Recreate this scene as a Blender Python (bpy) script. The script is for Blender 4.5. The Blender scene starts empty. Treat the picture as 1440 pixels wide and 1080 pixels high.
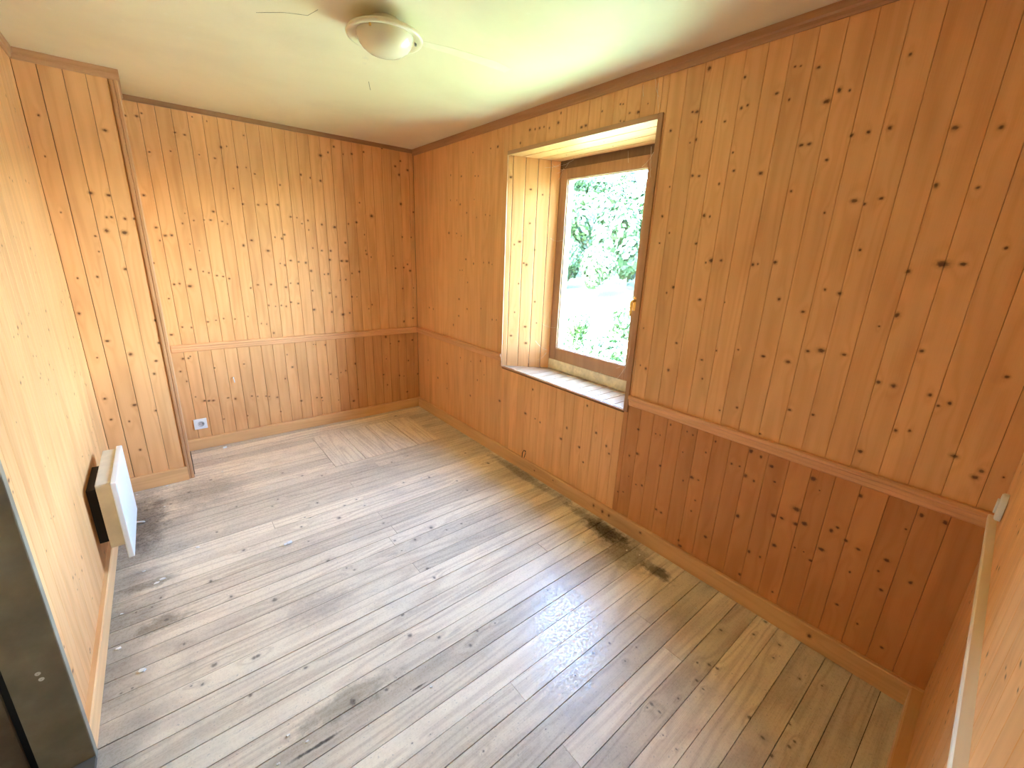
import bpy, bmesh, math, random
from mathutils import Vector, Matrix, noise

# ------------------------------------------------------------------ camera
SC = bpy.context.scene
COL = SC.collection
cam_d = bpy.data.cameras.new('camera')
cam = bpy.data.objects.new('camera', cam_d)
COL.objects.link(cam)
cam_d.sensor_width = 36.0
cam_d.lens = 606.2 / 1440.0 * 36.0
cam_d.clip_start = 0.01
cam_d.clip_end = 600
YAW, PITCH, ROLL = 0.6839, 0.2919, 0.0392
def _cam():
    fw = Vector((math.sin(YAW)*math.cos(PITCH), math.cos(YAW)*math.cos(PITCH), -math.sin(PITCH)))
    rt = Vector((math.cos(YAW), -math.sin(YAW), 0)); up = rt.cross(fw)
    r2 = rt*math.cos(ROLL) + up*math.sin(ROLL); u2 = -rt*math.sin(ROLL) + up*math.cos(ROLL)
    m = Matrix((r2, u2, -fw)).transposed().to_4x4()
    m.translation = (0, 0, 1.515)
    cam.matrix_world = m
_cam()
SC.camera = cam

# ------------------------------------------------------------------ sky, sun, exposure
SKY_STRENGTH = 2.5
SUN_STRENGTH = 3.0
EXPOSURE = 3.34
w = bpy.data.worlds.new('sky'); SC.world = w; w.use_nodes = True
wn = w.node_tree; wn.nodes.clear()
sky = wn.nodes.new('ShaderNodeTexSky'); sky.sky_type = 'NISHITA'; sky.sun_disc = False
sky.sun_elevation = math.radians(52); sky.sun_rotation = math.radians(-75)
sky.air_density = 1.0; sky.dust_density = .6; sky.ozone_density = 1.8
bg = wn.nodes.new('ShaderNodeBackground'); bg.inputs['Strength'].default_value = SKY_STRENGTH
wo = wn.nodes.new('ShaderNodeOutputWorld')
wn.links.new(sky.outputs[0], bg.inputs[0]); wn.links.new(bg.outputs[0], wo.inputs[0])
sd = bpy.data.lights.new('sun', 'SUN'); sd.energy = SUN_STRENGTH; sd.angle = 0.009; sd.color = (1, .95, .86)
so = bpy.data.objects.new('sun', sd); COL.objects.link(so)
so.rotation_euler = (0, math.radians(-38), math.radians(-15)); so.location = (-20, 4, 30)   # high sun from behind the house
SC.view_settings.view_transform = 'Standard'; SC.view_settings.look = 'None'
SC.view_settings.gamma = 1.0; SC.view_settings.use_curve_mapping = False
SC.view_settings.exposure = EXPOSURE
cy = SC.cycles
cy.use_denoising = True
cy.max_bounces = 8; cy.diffuse_bounces = 5; cy.glossy_bounces = 3; cy.transparent_max_bounces = 12
cy.caustics_reflective = False; cy.caustics_refractive = False
cy.sample_clamp_indirect = 12
cy.use_adaptive_sampling = True; cy.adaptive_threshold = .06

# sky portal just outside the pane: lets the renderer find the sky through the window (emits nothing)
pd = bpy.data.lights.new('window_portal', 'AREA'); pd.shape = 'RECTANGLE'; pd.size = 1.33; pd.size_y = 0.78
pd.cycles.is_portal = True
po = bpy.data.objects.new('window_portal', pd); COL.objects.link(po)
po.location = (2.33, 1.865, 1.44); po.rotation_euler = (0, math.radians(90), 0)

# ------------------------------------------------------------------ room dimensions (metres)
W, L, YC, H = 1.90, 3.818, 3.326, 2.35      # window wall x, back wall y, boxed-in corner face y, ceiling
XL = -0.385                                  # left wall
XC = -0.015                                  # outer corner of the boxed-in corner
RZ0, RZ1 = 0.755, 0.810                      # dado rail
T = 0.013                                    # board thickness
P = 0.0815                                   # board pitch
WY0, WY1, WZ0, WZ1, WX = 1.345, 2.455, 0.725, 2.13, 2.15   # window opening in the panelling, depth of reveal
FY0, FY1 = 1.490, 2.226                      # back of the splayed reveal
def near_y(x): return -0.045 + (x - W)*0.04

# knots measured on the walls (mm along the wall, mm up, radius in 0.1 mm): R window wall, B back wall, C boxed-in corner, F floor (x, y)
KN_R = [(1992,2281,70),(2009,2236,90),(2081,2222,62),(2255,2242,86),(2206,2237,64),(2167,2236,74),(2128,2236,52),(2345,2183,78),(1827,2182,67),(1796,2185,66),(1690,2231,54),(1514,2189,43),(1464,2183,76),(1576,2239,44),(1559,2236,43),(1566,2164,53),(1545,2157,61),(1414,2208,33),(1130,2276,102),(1080,2266,43),(974,2207,62),(920,2208,40),(968,2101,63),(945,2106,49),(1158,2125,68),(1179,2128,46),(1117,2116,37),(1086,2107,52),(1131,2082,53),(1027,2065,43),(1275,2073,64),(1144,2017,69),(1110,2021,53),(1171,2009,39),(1187,1978,31),(1052,1978,37),(972,1944,43),(956,1875,51),(848,1854,69),(1136,1875,62),(1105,1870,54),(1009,1830,60),(1242,1839,41),(843,2124,53),(795,2093,52),(719,2175,55),(693,2174,49),(640,2089,84),(609,2081,47),(671,2062,80),(708,2064,44),(648,2017,31),(723,1934,58),(697,1934,57),(631,1874,50),(539,2026,29),(573,1942,60),(528,1944,58),(473,1947,74),(451,1950,45),(482,2003,45),(532,2151,45),(568,2137,52),(548,2219,34),(469,2145,54),(449,2156,32),(417,2154,47),(316,2160,54),(273,2164,43),(297,2052,40),(317,1920,68),(277,1920,61),(220,1905,69),(321,1765,76),(280,1751,59),(228,1751,52),(455,2029,22),(797,2197,38),(778,2194,32),(725,1780,53),(1261,1713,67),(1054,1708,85),(1027,1703,54),(1212,1638,50),(1071,1592,56),(1023,1586,39),(1257,1593,42),(989,1522,101),(945,1524,61),(1012,1512,47),(812,1512,72),(793,1515,43),(1152,1395,76),(1183,1366,51),(1101,1398,41),(1013,1351,64),(901,1351,38),(1286,1180,45),(1094,1137,60),(964,1163,41),(1041,1172,33),(1140,1055,44),(1115,998,79),(1136,994,44),(1243,976,73),(1277,986,46),(956,1083,49),(898,1138,40),(725,1153,52),(702,1152,59),(1068,979,52),(1039,977,43),(939,997,49),(805,1160,38),(1086,1177,34),(961,1660,38),(1144,1621,32),(701,1763,53),(724,1776,47),(520,1734,73),(490,1722,54),(448,1737,53),(600,1699,51),(542,1610,44),(559,1573,51),(554,1540,32),(469,1575,55),(467,1543,31),(459,1615,36),(612,1558,39),(730,1524,70),(710,1526,41),(543,1435,58),(496,1425,70),(462,1440,44),(688,1386,70),(726,1385,43),(596,1347,54),(588,1424,40),(327,1510,80),(293,1511,62),(251,1536,110),(207,1538,59),(323,1370,88),(237,1265,63),(131,1585,51),(361,1327,36),(551,1203,61),(508,1214,93),(471,1208,46),(436,1213,58),(609,1149,70),(642,1140,36),(321,1138,68),(40,1226,52),(283,1743,53),(534,1263,33),(656,1282,35),(1035,891,43),(1073,893,44),(764,909,55),(725,896,46),(835,874,40),(652,825,45),(625,821,45),(1059,727,71),(1134,651,46),(1108,653,46),(969,722,52),(938,715,60),(874,756,67),(827,723,66),(671,736,108),(628,726,84),(739,647,64),(704,649,55),(672,617,102),(635,608,70),(908,501,96),(874,502,43),(948,465,62),(862,653,59),(974,610,44),(1274,469,79),(1226,500,87),(1082,489,74),(1240,638,67),(1608,662,75),(1759,466,91),(1803,374,81),(1641,377,78),(1521,517,74),(1437,464,83),(1412,425,62),(1599,291,67),(1172,331,78),(1209,319,49),(1261,346,50),(1068,236,67),(1037,233,66),(668,414,113),(790,230,87),(591,271,96),(544,272,71),(871,391,52),(881,326,53),(918,132,74),(906,107,92),(1285,236,51),(1321,220,62),(608,136,82),(2167,435,89),(2011,420,61),(2062,429,49),(2106,631,73),(565,960,57),(547,919,57),(483,965,48),(279,1136,73),(185,1129,63),(158,1100,46),(135,1116,68),(239,986,67),(205,997,54),(314,878,71),(85,952,68),(27,903,78),(19,928,77),(-28,928,37),(581,702,82),(557,640,52),(429,713,119),(458,560,116),(532,490,99),(500,495,67),(448,496,88),(419,514,108),(278,713,85),(152,757,61),(110,721,90),(52,725,99),(315,555,62),(331,532,97),(279,518,75),(503,359,99),(238,505,60),(155,510,77),(344,438,85),(135,652,43),(367,370,65),(242,400,54),(167,455,52),(400,675,35),(430,393,44),(397,393,36),(79,467,87),(144,388,72),(249,241,56),(175,206,61),(91,165,60),(467,140,62),(2876,2202,51),(2578,2197,83),(2659,2198,48),(3030,2062,67),(3185,2086,69),(2845,2046,51),(2804,2042,51),(3191,1906,56),(3093,1900,55),(3046,1867,68),(2853,1890,52),(2953,1803,54),(2820,1765,52),(2707,1779,51),(2652,1771,50),(3215,1662,86),(3098,1657,56),(3027,1638,55),(2853,1436,81),(2961,1465,69),(3046,1378,57),(3012,1380,56),(2719,1449,53),(2651,1451,78),(2613,1440,51),(2933,1291,56),(3059,1149,73),(3064,1011,74),(3149,924,90),(2595,1044,66),(2542,1049,52),(2743,1109,54),(2938,1083,57),(3569,1021,65),(3492,1017,64),(3256,562,79),(2743,696,85),(3427,388,99),(3034,662,60),(3612,519,68),(2876,663,58),(2777,529,72),(2684,596,56),(2473,440,95),(2879,368,75),(3259,329,64)]
KN_B = [(-5,2235,76),(49,2243,88),(75,2264,66),(97,2268,55),(79,2049,68),(96,2046,56),(136,2047,57),(229,2186,69),(278,2181,70),(189,2071,58),(334,2295,58),(412,2285,59),(472,2140,109),(506,2151,61),(341,2074,59),(427,2065,73),(554,2028,100),(608,2033,63),(575,2246,61),(617,2237,62),(10,2075,44),(512,1886,63),(657,1998,64),(1122,2188,123),(1180,2219,97),(1227,2266,97),(1262,2272,84),(1296,2224,70),(1364,2237,100),(1462,2266,87),(759,2150,51),(839,2170,65),(873,2046,53),(967,2033,108),(1107,2008,111),(1155,1962,70),(815,1944,79),(742,1921,65),(1234,1957,71),(1033,2020,82),(1731,2198,106),(1764,2136,123),(1845,2183,108),(1777,2246,92),(1818,2252,77),(1619,2317,59),(10,1789,91),(102,1797,58),(42,1596,82),(82,1548,107),(116,1552,95),(49,1515,71),(187,1631,84),(209,1697,48),(252,1655,61),(243,1675,48),(372,1722,99),(349,1665,74),(311,1663,49),(416,1661,63),(446,1646,63),(558,1788,89),(587,1784,51),(527,1504,130),(583,1542,92),(208,1499,61),(82,1230,98),(112,1235,86),(186,1331,74),(167,1217,125),(258,1317,75),(290,1308,76),(372,1283,64),(335,1289,77),(408,1268,78),(536,1198,80),(-6,1370,83),(51,1365,60),(38,1135,73),(83,935,88),(135,928,89),(15,886,100),(237,962,78),(287,970,65),(336,980,79),(407,972,67),(493,987,68),(256,1458,50),(55,708,102),(86,708,77),(26,617,90),(422,622,69),(98,720,77),(231,616,67),(51,539,78),(654,1792,78),(785,1804,93),(711,1800,66),(742,1707,67),(774,1707,54),(811,1734,54),(865,1726,82),(909,1723,55),(987,1709,97),(941,1682,69),(987,1639,70),(1089,1686,99),(1155,1692,72),(1187,1672,116),(1258,1747,87),(1301,1705,88),(1368,1723,104),(1501,1782,166),(1322,1868,58),(1404,1878,74),(1264,1556,104),(1430,1628,76),(1005,1504,85),(1072,1486,86),(1141,1487,102),(1156,1547,58),(741,1572,81),(787,1564,109),(808,1594,82),(683,1472,108),(778,1443,55),(789,1368,111),(757,1380,69),(833,1404,83),(890,1395,84),(942,1389,114),(1129,1416,102),(1173,1368,89),(1224,1409,104),(1266,1408,120),(976,1327,115),(1010,1322,58),(1030,1319,58),(1077,1300,73),(1107,1303,103),(1303,1308,91),(1366,1323,123),(1202,1251,90),(1247,1256,91),(1393,1209,62),(1337,1485,60),(1433,1498,76),(1443,1469,92),(1478,1446,77),(1107,1148,74),(1155,1115,90),(1241,1112,76),(1289,1112,108),(1332,1110,62),(676,1223,82),(737,1209,69),(778,1201,98),(815,1231,70),(870,1228,99),(643,1064,83),(689,1055,70),(731,1060,84),(765,1052,85),(803,1083,71),(856,1071,86),(973,1170,87),(971,1016,103),(1111,991,106),(1203,964,138),(1260,974,93),(1463,1037,80),(1431,1002,63),(576,927,69),(612,920,70),(654,847,99),(1771,1903,156),(1847,1901,63),(1916,1897,64),(1889,1846,96),(1766,1774,79),(1803,1769,64),(1719,1647,79),(1774,1627,96),(1812,1622,64),(1861,1629,81),(1905,1620,147),(1946,1610,82),(1698,1355,97),(1734,1350,65),(1778,1362,98),(1816,1391,98),(1841,1334,115),(1913,1352,100),(1760,1174,99),(1870,1177,67),(1777,998,84),(1862,994,68),(1763,868,135),(1741,911,84),(1706,913,67),(1856,893,85),(1678,1461,64),(586,1221,81),(1576,736,165),(1702,682,118),(1843,683,121),(1619,668,84),(1280,517,145),(1189,463,95),(1146,453,63),(1794,483,104),(1571,527,84),(1537,377,101),(1696,346,104),(1743,333,70),(1890,334,107),(760,553,103),(731,662,73),(1035,713,91),(957,724,60),(940,726,60),(697,463,88),(1058,449,78),(1110,401,63),(86,413,66),(135,373,94),(162,368,94),(189,365,95),(332,354,111),(285,370,69),(237,205,69),(396,199,71),(444,356,85),(484,346,71),(543,338,87),(565,331,73),(622,314,73),(800,250,91),(927,256,77),(966,249,78),(971,221,63),(1240,168,131),(1107,201,64),(1288,272,82),(635,186,59),(1770,167,106),(1571,270,103)]
KN_C = [(-323,2266,42),(-335,2078,69),(-347,1895,53),(-259,1908,54),(-174,2057,64),(-144,2058,64),(-99,2056,84),(-154,1872,56),(-64,1868,58),(-169,1816,47),(-88,1813,48),(-340,1635,55),(-264,1680,47),(-209,1742,94),(-139,1738,86),(-167,1625,77),(-147,1627,77),(-92,1623,88),(-53,1626,79),(-179,1555,116),(-106,1550,128),(-229,1525,58),(-229,1445,58),(-323,1560,47),(-338,1304,67),(-259,1311,88),(-135,1354,90),(-159,1303,50),(-366,1116,97),(-206,1086,71),(-144,1061,73),(-50,1059,95),(-279,955,81),(-151,930,74),(-55,923,86),(-193,868,126),(-338,864,61),(-84,814,86),(-169,742,75),(-105,736,98),(-220,777,53),(-335,739,51),(-348,619,83),(-343,488,74),(-226,557,108),(-266,460,65),(-222,462,54),(-131,502,77),(-152,369,67),(-80,362,57),(-247,266,88),(-158,174,57),(-178,669,64),(-71,659,66)]
KN_F = [(474,3067,111),(573,2946,110),(681,2878,86),(333,2659,97),(561,2546,99),(376,2726,66),(617,2311,146),(485,2411,94),(460,2429,73),(783,2351,88),(686,2417,98),(805,2113,92),(421,2345,90),(418,2189,67),(791,1927,106),(885,1872,97),(1168,1850,93),(1097,2472,85),(999,2422,70),(1274,2438,100),(1406,2287,74),(1154,2797,79),(1298,2831,82),(767,2446,67),(1398,2143,83),(832,1627,115),(513,1866,62),(540,1831,79),(456,1974,117),(1007,1917,143),(1690,2621,112),(1737,2381,134),(787,1830,66),(1069,1848,71),(1571,3663,152),(81,1580,123),(213,1420,93),(419,1159,89),(308,1187,136),(761,1134,79),(609,1435,93),(679,1242,88),(823,1175,67),(906,1163,53),(190,1848,143),(587,1321,117),(582,785,45),(413,942,34),(472,931,29),(828,1554,86),(-204,2152,63),(-188,1993,119),(-137,1809,70),(-21,2144,91),(41,1983,88),(69,1580,109),(-54,1634,147),(-287,2113,53),(-319,1697,56),(-289,1698,56),(-95,1569,64),(-127,1585,57),(-234,2110,69),(33,1424,87),(154,3554,105),(72,3226,142),(-49,3124,157),(-145,3026,96),(-209,2855,90),(134,2304,129),(-261,3027,146),(162,2775,86),(42,2556,78),(1218,1168,50),(1225,803,66),(1136,810,78),(1210,712,49),(1007,789,54),(989,768,40),(1146,548,82),(1144,515,62),(1122,550,50),(1241,501,64),(1435,535,70),(1464,501,84),(1475,475,69),(1362,497,81),(1350,465,46),(1760,459,91),(1666,555,69),(1381,313,112),(1873,458,87),(1348,255,71),(786,714,30),(919,767,39),(1299,724,44),(1041,494,30),(1086,463,30),(1083,412,29),(985,493,29),(943,487,34),(1793,370,67),(1706,360,72),(1690,260,68),(1728,197,40),(1390,189,82),(1423,185,59),(1314,214,92),(1472,218,55)]
# ------------------------------------------------------------------ helpers
RND = random.Random(7)
def setp(o, label=None, cat=None, group=None, kind=None):
    if label: o['label'] = label
    if cat: o['category'] = cat
    if group: o['group'] = group
    if kind: o['kind'] = kind
    return o
def link(o, parent=None):
    COL.objects.link(o)
    if parent is not None: o.parent = parent
    return o
def empty(name, loc=(0, 0, 0)):
    o = bpy.data.objects.new(name, None); o.location = loc; o.empty_display_size = .1
    return link(o)
def mesh_obj(name, verts, faces, mat, parent=None, smooth=False):
    """verts in world coordinates; the object's origin goes to the middle of its base"""
    vs = [Vector(v) for v in verts]
    mn = Vector([min(v[i] for v in vs) for i in range(3)]); mx = Vector([max(v[i] for v in vs) for i in range(3)])
    org = Vector(((mn.x+mx.x)/2, (mn.y+mx.y)/2, mn.z))
    me = bpy.data.meshes.new(name)
    me.from_pydata([v-org for v in vs], [], faces); me.update()
    if mat: me.materials.append(mat)
    if smooth:
        for f in me.polygons: f.use_smooth = True
    o = bpy.data.objects.new(name, me)
    po_ = Vector((0, 0, 0))
    if parent is not None:
        po_ = Vector(parent.location); q = parent.parent
        while q is not None: po_ = po_ + Vector(q.location); q = q.parent
    o.location = org - po_
    return link(o, parent)
def fixn(o):
    bm = bmesh.new(); bm.from_mesh(o.data); bmesh.ops.recalc_face_normals(bm, faces=bm.faces); bm.to_mesh(o.data); bm.free()
    return o
class MB:
    def __init__(s): s.v = []; s.f = []
    def add(s, vs, fs):
        n = len(s.v); s.v += [tuple(v) for v in vs]; s.f += [tuple(i+n for i in f) for f in fs]; return s
    def box(s, x0, x1, y0, y1, z0, z1):
        return s.add([(x0,y0,z0),(x1,y0,z0),(x1,y1,z0),(x0,y1,z0),(x0,y0,z1),(x1,y0,z1),(x1,y1,z1),(x0,y1,z1)],
                     [(0,3,2,1),(4,5,6,7),(0,1,5,4),(1,2,6,5),(2,3,7,6),(3,0,4,7)])
    def cbox(s, x0, x1, y0, y1, z0, z1, c=.002):
        bm = bmesh.new(); bmesh.ops.create_cube(bm, size=1)
        for v in bm.verts: v.co = Vector(((x0+x1)/2+v.co.x*(x1-x0), (y0+y1)/2+v.co.y*(y1-y0), (z0+z1)/2+v.co.z*(z1-z0)))
        bmesh.ops.bevel(bm, geom=bm.edges[:], offset=c, segments=2, affect='EDGES', profile=.6)
        bm.verts.index_update()
        s.add([v.co for v in bm.verts], [[v.index for v in f.verts] for f in bm.faces]); bm.free(); return s
    def prism(s, a, b):          # two loops of equal length
        n = len(a); fs = [tuple(range(n-1, -1, -1)), tuple(range(n, 2*n))]
        fs += [(i, (i+1) % n, n+(i+1) % n, n+i) for i in range(n)]
        return s.add(list(a)+list(b), fs)
    def lathe(s, prof, c, seg=40, axis='z', cap=False):
        vs = []; fs = []
        for r, h in prof:
            for k in range(seg):
                t = 2*math.pi*k/seg; a, b = r*math.cos(t), r*math.sin(t)
                vs.append((c[0]+a, c[1]+b, c[2]+h) if axis == 'z' else ((c[0]+a, c[1]+h, c[2]+b) if axis == 'y' else (c[0]+h, c[1]+a, c[2]+b)))
        for j in range(len(prof)-1):
            for k in range(seg):
                fs.append((j*seg+k, j*seg+(k+1) % seg, (j+1)*seg+(k+1) % seg, (j+1)*seg+k))
        if cap:
            fs.append(tuple(range(seg-1, -1, -1))); fs.append(tuple(range((len(prof)-1)*seg, len(prof)*seg)))
        return s.add(vs, fs)
    def tube(s, pts, r, n=6):
        pts = [Vector(p) for p in pts]; vs = []; fs = []
        for i, p in enumerate(pts):
            d = (pts[min(i+1, len(pts)-1)] - pts[max(i-1, 0)]).normalized()
            a = d.orthogonal().normalized(); b = d.cross(a)
            rr = r[i] if isinstance(r, (list, tuple)) else r
            for k in range(n):
                t = 2*math.pi*k/n; vs.append(p + (a*math.cos(t)+b*math.sin(t))*rr)
        for i in range(len(pts)-1):
            for k in range(n): fs.append((i*n+k, i*n+(k+1) % n, (i+1)*n+(k+1) % n, (i+1)*n+k))
        fs.append(tuple(range(n))); fs.append(tuple(range((len(pts)-1)*n+n-1, (len(pts)-1)*n-1, -1)))
        return s.add(vs, fs)
    def build(s, name, mat, parent=None, smooth=False):
        return fixn(mesh_obj(name, s.v, s.f, mat, parent, smooth))

# ------------------------------------------------------------------ materials
def new_mat(name):
    m = bpy.data.materials.new(name); m.use_nodes = True
    nt = m.node_tree; nt.nodes.clear()
    out = nt.nodes.new('ShaderNodeOutputMaterial'); bs = nt.nodes.new('ShaderNodeBsdfPrincipled')
    nt.links.new(bs.outputs[0], out.inputs[0])
    return m, nt, bs
class NB:
    """small node builder"""
    def __init__(s, nt): s.nt = nt
    def _in(s, sock, v):
        if v is None: return
        if isinstance(v, bpy.types.NodeSocket): s.nt.links.new(v, sock)
        else: sock.default_value = v
    def m(s, op, a, b=None, c=None, clamp=False):
        n = s.nt.nodes.new('ShaderNodeMath'); n.operation = op; n.use_clamp = clamp
        for i, v in enumerate((a, b, c)):
            if v is not None: s._in(n.inputs[i], v)
        return n.outputs[0]
    def vm(s, op, a, b=None):
        n = s.nt.nodes.new('ShaderNodeVectorMath'); n.operation = op
        s._in(n.inputs[0], a)
        if b is not None: s._in(n.inputs[1], b)
        return n.outputs['Value'] if op in ('LENGTH', 'DOT_PRODUCT', 'DISTANCE') else n.outputs[0]
    def sep(s, v):
        n = s.nt.nodes.new('ShaderNodeSeparateXYZ'); s._in(n.inputs[0], v); return n.outputs
    def comb(s, x, y, z):
        n = s.nt.nodes.new('ShaderNodeCombineXYZ')
        for i, v in enumerate((x, y, z)): s._in(n.inputs[i], v)
        return n.outputs[0]
    def attr(s, name):
        n = s.nt.nodes.new('ShaderNodeAttribute'); n.attribute_name = name; return n.outputs['Vector']
    def noise(s, vec, scale=1, detail=3, rough=.5, dist=0):
        n = s.nt.nodes.new('ShaderNodeTexNoise'); s._in(n.inputs['Vector'], vec)
        n.inputs['Scale'].default_value = scale; n.inputs['Detail'].default_value = detail
        n.inputs['Roughness'].default_value = rough; n.inputs['Distortion'].default_value = dist
        return n.outputs['Fac']
    def ss(s, v, a, b, lo=0., hi=1.):
        n = s.nt.nodes.new('ShaderNodeMapRange'); n.interpolation_type = 'SMOOTHSTEP'
        s._in(n.inputs['Value'], v); s._in(n.inputs['From Min'], a); s._in(n.inputs['From Max'], b)
        s._in(n.inputs['To Min'], lo); s._in(n.inputs['To Max'], hi)
        return n.outputs['Result']
    def mix(s, f, a, b, mode='MIX'):
        n = s.nt.nodes.new('ShaderNodeMix'); n.data_type = 'RGBA'; n.blend_type = mode
        s._in(n.inputs['Factor'], f)
        for sock, v in ((n.inputs[6], a), (n.inputs[7], b)):
            if isinstance(v, (tuple, list)): v = (*v[:3], 1)
            s._in(sock, v)
        return n.outputs[2]
    def val(s, c, k):           # colour times a scalar
        n = s.nt.nodes.new('ShaderNodeVectorMath'); n.operation = 'SCALE'; s._in(n.inputs[0], c); s._in(n.inputs['Scale'], k); return n.outputs[0]
    def bump(s, h, strength, dist=.001):
        n = s.nt.nodes.new('ShaderNodeBump'); s._in(n.inputs['Height'], h)
        n.inputs['Strength'].default_value = strength; n.inputs['Distance'].default_value = dist; return n.outputs[0]
    def pos(s):
        return s.nt.nodes.new('ShaderNodeNewGeometry').outputs['Position']

NK = 8
def knot_group():
    g = bpy.data.node_groups.new('knot', 'ShaderNodeTree')
    for n, t in (('uv', 'NodeSocketVector'), ('knot', 'NodeSocketVector'), ('wobble', 'NodeSocketFloat')):
        g.interface.new_socket(n, in_out='INPUT', socket_type=t)
    for n in ('core', 'halo', 'field'): g.interface.new_socket(n, in_out='OUTPUT', socket_type='NodeSocketFloat')
    gi = g.nodes.new('NodeGroupInput'); go = g.nodes.new('NodeGroupOutput'); b = NB(g)
    u = b.sep(gi.outputs[0]); k = b.sep(gi.outputs[1])
    r = b.m('MAXIMUM', k[2], 1e-5)
    el = b.m('MULTIPLY_ADD', b.m('SINE', b.m('MULTIPLY', k[1], 97.)), .28, .95)      # some knots are cut at a slant
    du = b.m('DIVIDE', b.m('MULTIPLY', b.m('SUBTRACT', u[0], k[0]), el), r)
    dv = b.m('DIVIDE', b.m('SUBTRACT', u[1], k[1]), r)
    d2 = b.m('ADD', b.m('MULTIPLY', du, du), b.m('MULTIPLY', dv, dv))
    d = b.m('ADD', b.m('SQRT', d2), b.m('MULTIPLY', gi.outputs[2], .55))
    core = b.ss(d, .35, 1.15, 1, 0)
    halo = b.ss(d, .8, 2.1, 1, 0)
    # grain bends round a knot: long along the board
    e2 = b.m('ADD', b.m('MULTIPLY', du, du), b.m('MULTIPLY', b.m('MULTIPLY', dv, dv), .16))
    field = b.m('EXPONENT', b.m('MULTIPLY', e2, -.18))
    for i, x in enumerate((core, halo, field)): g.links.new(x, go.inputs[i])
    return g
KG = knot_group()
def wood_core(nt):
    """shared part of every wooden material: board coordinates, knots, grain"""
    b = NB(nt)
    bc = b.attr('bc'); s3 = b.sep(bc); u, v, rnd = s3[0], s3[1], s3[2]
    bp = b.sep(b.attr('bp'))
    uv = b.comb(u, v, 0.)
    wob = b.m('SUBTRACT', b.noise(b.comb(u, v, rnd), 160, 0), .5)
    core = halo = field = None
    for i in range(NK):
        n = nt.nodes.new('ShaderNodeGroup'); n.node_tree = KG
        nt.links.new(uv, n.inputs[0]); nt.links.new(b.attr('k%d' % i), n.inputs[1]); nt.links.new(wob, n.inputs[2])
        if core is None: core, halo, field = n.outputs
        else:
            core = b.m('MAXIMUM', core, n.outputs[0]); halo = b.m('MAXIMUM', halo, n.outputs[1]); field = b.m('ADD', field, n.outputs[2])
    r50 = b.m('MULTIPLY', rnd, 53.)
    low = b.noise(b.comb(b.m('ADD', b.m('MULTIPLY', u, 11.), r50), b.m('MULTIPLY', v, .75), rnd), 1, 1)
    ring = b.m('ADD', b.m('MULTIPLY', low, 46.), b.m('MULTIPLY', field, 5.))
    ring = b.m('MULTIPLY_ADD', b.m('SINE', ring), .5, .5)
    ring = b.m('POWER', ring, 1.6)
    fine = b.noise(b.comb(b.m('ADD', b.m('MULTIPLY', u, 420.), r50), b.m('MULTIPLY', v, 5.), rnd), 1, 1)
    blot = b.noise(b.comb(b.m('ADD', b.m('MULTIPLY', u, 14.), r50), b.m('MULTIPLY', v, 2.2), rnd), 1, 1)
    return b, bp, u, v, rnd, core, halo, field, ring, fine, blot
def wall_wood(name, light, dark, knotc, haloc, rough=.36, vary=.08, grain=.55, spec=.4):
    m, nt, bs = new_mat(name)
    b, bp, u, v, rnd, core, halo, field, ring, fine, blot = wood_core(nt)
    g = b.m('ADD', b.m('MULTIPLY', ring, grain), b.m('MULTIPLY', b.m('SUBTRACT', fine, .5), .7), clamp=True)
    c = b.mix(g, light, dark)
    c = b.mix(b.ss(blot, .40, .85), c, b.mix(.35, c, haloc))
    k = b.m('MULTIPLY', bp[1], b.m('MULTIPLY_ADD', b.m('SUBTRACT', rnd, .5), vary*2, 1.))
    c = b.val(c, k)
    c = b.mix(b.m('MULTIPLY', bp[2], 1.), c, b.mix(1., c, (1., .74, .52), 'MULTIPLY'))
    c = b.mix(b.m('MULTIPLY', halo, .45), c, haloc)
    c = b.mix(b.m('MULTIPLY', core, .84), c, knotc)
    nt.links.new(c, bs.inputs['Base Color'])
    bs.inputs['Roughness'].default_value = rough
    bs.inputs['Specular IOR Level'].default_value = spec
    h = b.m('ADD', b.m('MULTIPLY', blot, .9), b.m('MULTIPLY', fine, .12))
    nt.links.new(b.bump(h, .55, .0016), bs.inputs['Normal'])
    return m
PINE = wall_wood('pine_panelling', (.84, .466, .205), (.735, .368, .144), (.075, .024, .010), (.46, .19, .06), rough=.46, vary=.04, grain=.5, spec=.26)
TRIM = wall_wood('pine_trim', (.70, .375, .18), (.56, .275, .12), (.10, .035, .015), (.36, .16, .06), rough=.42, grain=.45)
SKIRT = wall_wood('pine_skirting', (.78, .46, .21), (.66, .355, .15), (.10, .035, .015), (.42, .19, .07), rough=.42, grain=.4)
PALE = wall_wood('pine_lit_pale', (.84, .74, .58), (.74, .62, .46), (.3, .2, .1), (.6, .45, .3), rough=.45, grain=.4)  # pine paled to paint in the glare on the near rail
SASH = wall_wood('brown_stained_wood', (.36, .205, .115), (.29, .15, .08), (.08, .03, .015), (.16, .08, .04), rough=.5, grain=.4, vary=.05)

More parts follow.
